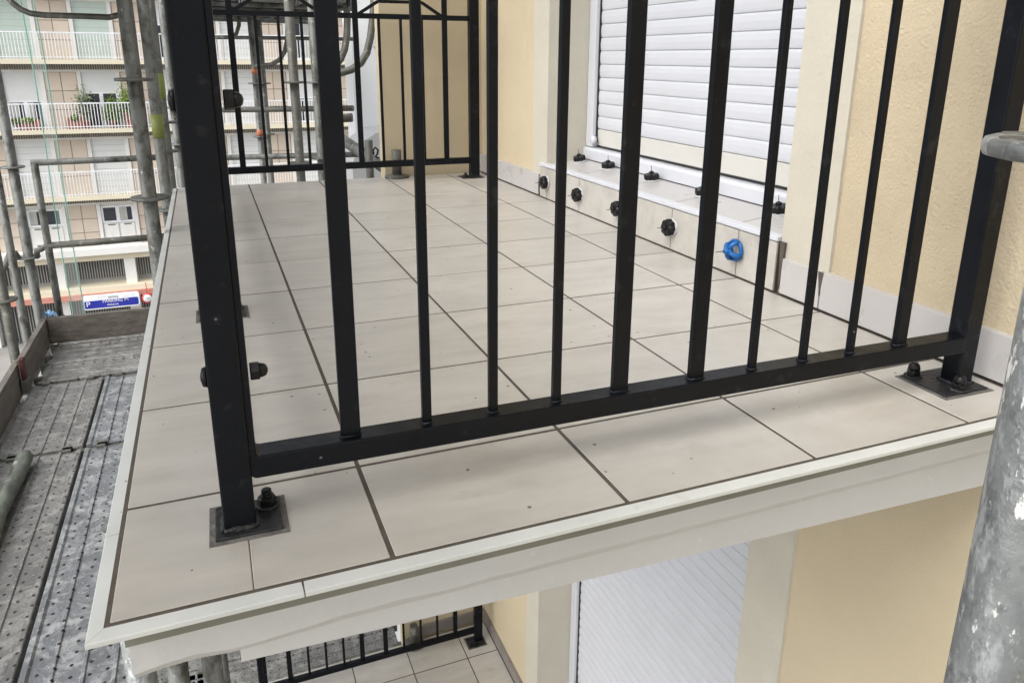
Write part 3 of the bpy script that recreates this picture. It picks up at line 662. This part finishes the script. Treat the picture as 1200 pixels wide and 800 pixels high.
# end guard frame behind the toe board
g1, g2, g3 = D(40, 191, 5.75), D(170, 187, 5.9), D(76, 385, 5.5)
rod('guard_post', [g1, (g1.x, g1.y, DK)], 0.027)
rod('guard_rail', [g1+V(-0.02, 0, 0), V(0.08, g1.y-0.02, g1.z+0.01)], 0.024)
h1 = D(60, 297, 5.7); rod('guard_rail', [(g1.x-0.02, g1.y, h1.z), (0.08, g1.y-0.05, h1.z+0.02)], 0.027, 'galv_dark')
# clamp hooks round the mid ring
hk = V(-1.035, 5.78, -0.75)
rod('ring_hook', [hk+V(0.06, -0.03, 0.0), hk+V(0.075, -0.05, 0.06), hk+V(0.11, -0.09, 0.075), V(g1.x, g1.y, h1.z+0.01)], 0.022, 'galv_dark')
rod('ring_hook', [hk+V(-0.06, -0.04, 0.0), hk+V(-0.075, -0.05, 0.055), hk+V(-0.11, -0.08, 0.05), hk+V(-0.13, -0.20, -0.02), hk+V(-0.25, -0.6, -0.25)], 0.022, 'galv_dark')
# lengthwise ledgers and transoms carrying the decks
for z in (DK-0.10, DK-LIFT-0.10):
    rod('ledger', [(-1.02, -2.5, z-0.03), (-1.02, 6.6, z-0.03)], R0); 
    for y in (0.38, 3.525, 4.625): rod('transom', [(-1.02, y, z+0.02), (0.10, y, z+0.02)], R0)
    rod('ledger', [(-1.02, 5.5, z-0.05), (1.5, 5.5, z-0.05)], R0)
for y in (0.38, 3.525, 4.62): MB().box(-1.0, 0.05, y-0.012, y+0.030, DK-0.06, DK-0.012).build('transom_cap', 'galv_dark', scf)
# U-shaped bent guard tube at the top
up = [D(*p, 5.4) for p in ((3, -30), (7, -8), (14, 3), (24, 11), (36, 16), (52, 18), (90, 19), (128, 20.5), (139, 18), (146, 11), (149, 0), (150, -25))]
rod('bent_guard', up, 0.021, 'galv_dark')
# far end of the scaffold seen through the far railing
for px, d, mt, tp in ((345, 5.35, 'galv_dark', ()), (371, 5.75, 'galv', ()), (300, 8.2, 'galv', ((0.62, 0.68, 'tape_orange'), (-0.05, 0.03, 'tape_orange'))), (309, 8.6, 'galv_dark', ())):
    p = D(px, 100, d); standard(p.x, p.y, GZ, 4.2, (p.z+0.02, p.z-0.55), mt, tp)
rod('guard_rail', [D(262, 129, 7.2), D(414, 127, 6.9)], 0.026, 'galv_dark'); rod('guard_rail', [D(255, 185, 7.2), D(420, 181, 6.9)], 0.026, 'galv')
rod('guard_rail', [D(262, 44, 8.4), D(414, 46, 8.0)], 0.020, 'galv_dark'); rod('guard_rail', [D(395, 139, 6.0), D(413, 138, 6.0)], 0.034, 'galv_dark')
rod('bent_guard', [D(*p, 6.4) for p in ((402, -30), (405, 0), (407, 20), (406.5, 42), (404, 58), (399, 70), (390, 80), (378, 85))], 0.030, 'galv_dark')
rod('bent_guard', [D(*p, 6.2) for p in ((439, -30), (438, 0), (437, 20), (434, 45), (430, 62), (423, 74), (412, 82), (398, 86), (380, 87))], 0.030, 'galv_dark')
rod('bent_guard', [D(*p, 6.6) for p in ((337, 20), (337, 45), (334, 60), (328, 70), (318, 76), (306, 77), (298, 79))], 0.020, 'galv_dark')
rod('bent_guard', [D(*p, 7.6) for p in ((280, 0), (280, 30), (277, 40), (268, 44), (250, 44))], 0.020, 'galv_dark')
rod('brace', [D(396, 160, 6.3), D(455, 200, 5.9)], 0.045, 'galv')
st = D(433, 186, 5.75); rod('stub_tube', [(st.x, st.y, -0.6), (st.x, st.y, st.z+0.14)], 0.030, 'galv_dark')
rod('locking_pin', [D(*p, 5.6) for p in ((438, 181), (437, 176), (440, 173), (443, 176), (442, 181), (440, 184), (444, 185))], 0.008, 'black_plastic', 8)
# screw jack on the end of the upper and lower balcony
for zz, lb in ((0.0, 'steel screw jack with round foot on the balcony floor by the return wall'), (LZ, 'steel screw jack with round foot on the lower balcony end')):
    j = thing('screw_jack', (1.585, 4.085, zz), lb, 'jack')
    MB().lathe([(0.004, 0), (0.082, 0.0), (0.086, 0.006), (0.080, 0.014), (0.036, 0.020), (0.03, 0.022)], (1.585, 4.085, zz), n=26).build('foot', 'galv_dark', j)
    MB().tube([(1.585, 4.085, zz+0.018), (1.585, 4.085, zz+0.19)], 0.033, 18).build('stem', 'galv_dark', j)
# beams under the raised far deck
for k in range(5): rod('deck_bearer', [V(0.25+0.02*k, 5.7+k*0.75, 1.21), V(1.7, 5.7+k*0.75+0.3, 1.21)], 0.022, 'galv')
# tubes ending under the slab corner
for px, d, mt in ((166, 1.75, 'galv_near'), (209, 2.45, 'galv'), (250, 2.6, 'galv')):
    p = D(px, 790, d); 
    MB().tube([(p.x, p.y, GZ), (p.x, p.y, -0.175)], R0, 20).build('standard', mt, scf, o=p)
# near standard beside the camera
ns = D(1296, 177, 0.555)
nst = thing('scaffold_standard', (ns.x, ns.y, GZ), 'thick plaster-spattered galvanised scaffold tube with ring in front of the house-side railing post', 'scaffold tube')
MB().tube([(ns.x, ns.y, GZ), (ns.x, ns.y, 3.5)], R0*1.02, 48).build('tube', 'galv_near', nst)
ro = MB(); n = 64
prof = [(R0, -0.0075), (0.070, -0.0075), (0.0775, -0.006), (0.079, -0.003), (0.079, 0.003), (0.0775, 0.006), (0.073, 0.0075), (R0, 0.0075)]
ro.lathe(prof, (ns.x, ns.y, ns.z), n=n); rob = ro.build('rosette', 'galv_near', nst)
for k in range(8):
    a = k*math.pi/4+0.2; MB().tube([(ns.x+0.060*math.cos(a), ns.y+0.060*math.sin(a), ns.z+0.0065), (ns.x+0.060*math.cos(a), ns.y+0.060*math.sin(a), ns.z+0.0085)], 0.012, 14).build('rosette_hole', 'galv_dark', rob)
# hanging green-edged net tape
nt_ = thing('safety_net', (-1.9, 8.2, GZ), 'pale safety net strip with two green edge cords hanging before the opposite flats', 'net')
c1, c2 = D(46, 130, 10), D(61, 130, 10)
for c_ in (c1, c2):
    k_ = 40; MB().tube([(c_.x+0.012*math.sin(i*0.9), c_.y, GZ+(20.0)*i/k_) for i in range(k_+1)], 0.0075, 6).build('cord', 'net_green', nt_)
MB().box(c1.x, c2.x, c1.y-0.002, c1.y+0.002, GZ, 5.4).build('net_film', 'net_film', nt_)

# ------------------------------------------------------------------ opposite apartment building
YB = 45.0
ap = thing('apartment_building', (0, YB, GZ), 'pale apartment block across the street with tiled panels, shutters and railed balconies', 'building')
def ab(name, mt, *boxes, parent=None):
    b = MB()
    for q in boxes: b.box(*q)
    return b.build(name, mt, parent or ap)
FLS = [7.6, 4.07, 0.59, -2.87, -6.37]      # balcony levels
X0, X1 = -19.0, 24.0
ab('wall', 'facade_white', (X0, X1, YB, YB+9, -9.35, 12.0))
tmesh = {}
rb = random.Random(11)
for fi, fz in enumerate(FLS):
    H = 3.48; band_top = fz-0.02
    has_bal = fz > -6
    if has_bal or True:
        dep = 1.3 if has_bal else 0.5
        cs = fz if fi != 4 else -6.37
    ab('balcony_slab', 'facade_cream' if fi >= 2 else 'facade_white', (X0, X1, YB-1.0, YB+0.02, fz-0.22, fz))
    lat = MB()
    x = X0
    while x < X1:
        lat.box(x, x+0.05, YB-0.07, YB-0.02, fz-0.50, fz-0.25); x += 0.11
    lo = lat.build('lattice', 'lattice', ap); lo['kind'] = 'stuff'
    ab('fascia', 'facade_white', (X0, X1, YB-0.10, YB, fz-0.62, fz-0.50))
    if fz <= 4.1:
        rl2 = MB()
        rl2.box(X0, X1, YB-0.97, YB-0.92, fz+1.27, fz+1.33); rl2.box(X0, X1, YB-0.97, YB-0.92, fz+0.10, fz+0.14)
        x = X0
        while x < X1: rl2.box(x, x+0.035, YB-0.96, YB-0.93, fz, fz+1.28); x += 0.145
        ro_ = rl2.build('balcony_railing', 'sign_white', ap); ro_['kind'] = 'stuff'
    # bays of this storey: from fz up to next slab; the storey under the lowest level is built too
def bay(x0, x1, z0, z1, kind):
    w = MB().box(x0, x1, YB-0.02, YB+0.01, z0, z1)
    if kind in ('closed', 'closed_green'):
        sh = ab('shutter', 'shutter_green' if kind == 'closed_green' else 'shutter_grey', (x0, x1, YB-0.030, YB+0.01, z0+0.06, z1))
        g = MB()
        for k in range(1, 9): g.box(x0, x1, YB-0.034, YB-0.029, z0+(z1-z0)*k/9-0.006, z0+(z1-z0)*k/9+0.006)
        g.build('shutter_line', 'grey_band', sh)
        return
    if kind == 'half':
        zc = z1-(z1-z0)*rb.choice((0.22, 0.36, 0.36, 0.5))
        ab('shutter', 'shutter_grey', (x0, x1, YB-0.06, YB+0.01, zc, z1))
        wz0 = z0+0.1
    elif kind == 'high':       # small window over a panelled breast wall
        zc = z1-0.12; wz0 = z0+1.32
        for k in range(2):
            xa = x0+(x1-x0)*k/2
            br_ = ab('breast_panel', 'facade_white', (xa+0.04, xa+(x1-x0)/2-0.04, YB-0.09, YB, z0+0.12, wz0-0.14))
            ab('vent_slot', 'louvre', (xa+0.25, xa+0.62, YB-0.10, YB-0.085, z0+0.16, z0+0.24), (xa+0.25, xa+0.62, YB-0.10, YB-0.085, wz0-0.24, wz0-0.18), parent=br_)
    else:
        zc = z1-0.12; wz0 = z0+0.1
    wd = ab('window', 'sign_white', (x0, x0+0.10, YB-0.07, YB, wz0, zc), (x1-0.10, x1, YB-0.07, YB, wz0, zc), ((x0+x1)/2-0.09, (x0+x1)/2+0.09, YB-0.07, YB, wz0, zc), (x0, x1, YB-0.075, YB, wz0-0.1, wz0), (x0, x1, YB-0.075, YB, zc-0.08, zc))
    for a, b in ((x0+0.1, (x0+x1)/2-0.09), ((x0+x1)/2+0.09, x1-0.1)):
        ab('pane', 'glass', (a, b, YB-0.045, YB-0.01, wz0, zc-0.08), parent=wd)
        if rb.random() < 0.45: ab('curtain', 'curtain', (a, a+(b-a)*rb.uniform(0.3, 0.9), YB-0.052, YB-0.046, wz0+0.02, zc-0.09), parent=wd)
kinds = {0: ['closed', 'closed', 'half', 'closed', 'high', 'closed', 'half', 'closed', 'closed', 'closed'],
         1: ['closed_green', 'closed_green', 'closed_green', 'closed_green', 'half', 'closed', 'half', 'closed', 'half', 'closed'],
         2: ['half', 'closed', 'half', 'half', 'closed', 'closed', 'half', 'closed', 'half', 'half'],
         3: ['closed', 'half', 'closed', 'closed', 'half', 'closed', 'closed', 'half', 'closed', 'closed'],
         4: ['high', 'high', 'high', 'high', 'high', 'closed', 'half', 'closed', 'half', 'high']}
levels = [(4.07, 7.0), (0.59, 3.45), (-2.87, -0.03), (-6.37, -3.49), (-9.25, -6.99)]
for li, (z0, z1) in enumerate(levels):
    for k in range(10):
        cxb = -15.1+3.5*k
        bay(cxb-0.80, cxb+0.80, z0, z1, kinds[li][k])
        ab('pilaster', 'facade_white', (cxb-1.0, cxb-0.81, YB-0.16, YB, z0, z1+0.02)); ab('pilaster', 'facade_white', (cxb+0.81, cxb+1.0, YB-0.16, YB, z0, z1+0.02))
        if k < 9:
            ta, tb_ = cxb+1.02, cxb+2.48; ncol, nrow = 2, 3
            ab('panel_backing', 'facade_joint', (ta, tb_, YB-0.030, YB, z0, z1+0.02))
            if 1 <= k <= 8:
                tw, th = (tb_-ta)/ncol, (z1-z0)/nrow
                key = round(th, 3)
                if key not in tmesh: tmesh[key] = MB().box(-tw/2+0.018, tw/2-0.018, -0.03, 0.01, -th/2+0.018, th/2-0.018).mesh('facade_tile', 'facade_tile')
                for i in range(ncol):
                    for j in range(nrow): inst(tmesh[key], 'facade_tile', ap, (ta+tw*(i+0.5), YB-0.025, z0+th*(j+0.5)))
# ground storeys: grey bands, louvred car-park openings, red ledge
ab('podium', 'grey_band', (X0, X1, YB+0.4, YB+9, GZ, -9.3))
ab('podium_ledge', 'facade_white', (X0, X1, YB-0.9, YB+0.5, -9.62, -9.25))
ab('podium_ledge', 'facade_cream', (X0, X1, YB-0.5, YB+0.5, -10.0, -9.62))
ab('red_ledge', 'red_band', (X0, X1, YB-0.9, YB+0.5, -12.05, -11.75)); ab('red_ledge', 'facade_cream', (X0, X1, YB-0.8, YB+0.5, -11.75, -11.45))
for k in range(12):
    xa = -18.6+3.5*k
    ab('podium_pillar', 'facade_white', (xa, xa+0.55, YB-0.4, YB+0.5, GZ, -10.0))
    for (za, zb) in ((-11.2, -10.1), (-14.4, -12.1)):
        bk = ab('car_park_opening', 'louvre', (xa+0.56, xa+3.49, YB+0.30, YB+0.41, za, zb)); lv = MB(); x = xa+0.6
        while x < xa+3.45: lv.box(x, x+0.045, YB+0.22, YB+0.28, za, zb); x += 0.13
        ob_ = lv.build('louvre', 'grey_band', bk); ob_['kind'] = 'stuff'
# car park sign
def text_part(body, size, loc, mt, par):
    cu_ = bpy.data.curves.new('t', 'FONT'); cu_.body = body; cu_.size = size*S; cu_.extrude = 0.004; cu_.align_x = 'LEFT'; cu_.align_y = 'BOTTOM'
    tmp = bpy.data.objects.new('t', cu_); col.objects.link(tmp)
    dg = bpy.context.evaluated_depsgraph_get(); me = bpy.data.meshes.new_from_object(tmp.evaluated_get(dg)); me.name = 'lettering'
    bpy.data.objects.remove(tmp); me.materials.clear(); me.materials.append(MATS[mt])
    ob = bpy.data.objects.new('lettering', me); col.objects.link(ob); ob.parent = par
    ob.location = (Vector(loc)-Vector(par['_o']))*S; ob.rotation_euler = (math.pi/2, 0, 0); return ob
YS = YB-1.2
a, b = Uy(98, 361, YS), Uy(163, 345, YS)
sx0, sx1 = a.x, b.x; zc = (Uy(131, 352.5, YS)).z; hh = 0.40
sg = thing('car_park_sign', (sx0, YS, zc), 'long blue and white car park sign above the opposite entrance', 'sign')
def rrect(x0, x1, z0, z1, r):
    pts = []
    for cx_, cz_, a0 in ((x1-r, z1-r, 0), (x0+r, z1-r, 90), (x0+r, z0+r, 180), (x1-r, z0+r, 270)):
        for k in range(5): q = math.radians(a0+k*22.5); pts.append((cx_+r*math.cos(q), cz_+r*math.sin(q)))
    return pts
MB().prism(rrect(sx0, sx1, zc-hh, zc+hh, 0.14), 'y', YS, YS+0.12).build('board', 'sign_white', sg)
MB().prism(rrect(sx0+0.07, sx1-0.07, zc-hh+0.07, zc+hh*0.25, 0.06), 'y', YS-0.012, YS+0.01).build('blue_field', 'sign_blue', sg)
text_part('P', 0.42, (sx0+0.14, YS-0.02, zc-0.30), 'sign_white', sg)
text_part('PARKING P1', 0.24, (sx0+0.95, YS-0.02, zc-0.10), 'sign_white', sg); text_part('visiteurs', 0.17, (sx0+1.15, YS-0.02, zc-0.27), 'sign_white', sg)
text_part('parking', 0.17, (sx0+1.25, YS-0.01, zc+0.16), 'sign_grey', sg)
bar_ = MB().box(sx0+0.2, sx1+0.9, YS+0.02, YS+0.08, zc-0.66, zc-0.60); bar_.build('height_bar', 'sign_red', sg)
for k in range(5): MB().box(sx0+0.5+k*0.75, sx0+0.75+k*0.75, YS+0.012, YS+0.09, zc-0.665, zc-0.595).build('bar_stripe', 'sign_white', sg)
for xx in (sx0+0.4, sx1-0.4): MB().box(xx-0.03, xx+0.03, YS+0.04, YB, zc+0.2, zc+0.26).build('bracket', 'sign_grey', sg)
rc = Uy(173, 349.5, YS)
rs_ = thing('round_sign', (rc.x, YS, rc.z), 'round white height limit sign with a red border', 'sign')
MB().lathe([(0.02, 0), (0.30, 0), (0.30, 0.05), (0.02, 0.05)], (rc.x, YS, rc.z), (0, 1, 0), n=32).build('red_disc', 'sign_red', rs_)
MB().lathe([(0.02, 0), (0.21, 0), (0.21, 0.02), (0.02, 0.02)], (rc.x, YS-0.012, rc.z), (0, 1, 0), n=32).build('white_disc', 'sign_white', rs_)
text_part('1,90', 0.15, (rc.x-0.15, YS-0.016, rc.z-0.05), 'sign_grey', rs_)
MB().box(rc.x-0.02, rc.x+0.02, YS+0.03, YS+0.07, rc.z+0.25, rc.z+0.9).build('hanger', 'sign_red', rs_)
# potted plants on the planted balcony
def potted(x, hgt, sp, leafm, label, pot=0.30, box=False):
    t = thing('potted_plant', (x, YB-0.62, -2.87), label, 'plant', 'potted plants on the opposite balcony')
    if box: MB().box(x-0.40, x+0.40, YB-0.80, YB-0.45, -2.868, -2.868+pot*1.4).build('pot', 'terracotta', t, bevel=0.02)
    else: MB().lathe([(pot*0.35, 0), (pot*0.5, pot*0.9), (pot*0.56, pot*0.9), (pot*0.56, pot*1.05), (0.02, pot*1.0)], (x, YB-0.62, -2.868), n=16).build('pot', 'terracotta', t)
    MB().tube([(x, YB-0.62, -2.86+pot*0.8), (x+0.03, YB-0.62, -2.87+hgt*0.6)], [0.03, 0.012], 6).build('stem', 'wood', t)
    lf = MB(); r_ = random.Random(int(x*100))
    for _ in range(650):
        c = V(x+r_.gauss(0, sp*0.5), YB-0.62+r_.gauss(0, 0.14), -2.87+pot+abs(r_.gauss(0.5, 0.28))*(hgt-pot))
        d = V(r_.uniform(-1, 1), r_.uniform(-1, 1), r_.uniform(-0.2, 1)).normalized(); e = d.orthogonal().normalized(); l = 0.16
        lf.add([c-e*0.035, c+d*l, c+e*0.035], [(0, 1, 2)])
    lf.build('foliage', leafm, t)
for (px, h_, sp, lm, lb, pt, bx) in ((22, 0.55, 0.45, 'leaf', 'low spreading green plant in a terracotta pot at the street end', 0.3, False), (36, 0.5, 0.1, 'leaf', 'small plant in a broad terracotta trough', 0.35, True),
                                (88, 0.62, 0.12, 'leaf', 'brown-red planter box with sparse greenery', 0.40, True), (101, 1.75, 0.35, 'leaf_pale', 'tall pale olive plant beside the half-open shutter', 0.42, False),
                                (132, 1.35, 0.42, 'leaf', 'bushy bright green plant before the balcony door', 0.35, False), (152, 1.85, 0.45, 'leaf', 'tall bushy green plant next to the scaffold tubes', 0.4, False), (157, 0.75, 0.1, 'leaf', 'large terracotta tub at the end of the plants', 0.55, True)):
    potted(Uy(px, 140, YB-0.62).x, h_, sp, lm, lb, pt, bx)

# ------------------------------------------------------------------ pale neighbouring block past the return wall
nb = thing('neighbour_block', (2.0, 8, GZ), 'plain white rendered block standing beyond the return wall', 'building')
MB().box(2.02, 5.0, 8.0, 8.5, GZ, 0.92).build('wall', 'far_white', nb)
MB().box(2.27, 5.0, 7.9, 8.5, 0.92, 6.0).build('upper_wall', 'far_grey', nb)
MB().box(2.02, 2.268, 8.0, 8.5, 0.921, 6.0).build('corner_wall', 'far_white', nb)
MB().prism([(1.84, -0.32), (1.95, -0.10), (2.12, 0.0), (2.32, 0.02), (5.0, -0.1), (5.0, -3), (1.84, -3)], 'y', 7.3, 8.02).build('canopy', 'far_grey', nb)

for o in bpy.data.objects:
    if '_o' in o: del o['_o']
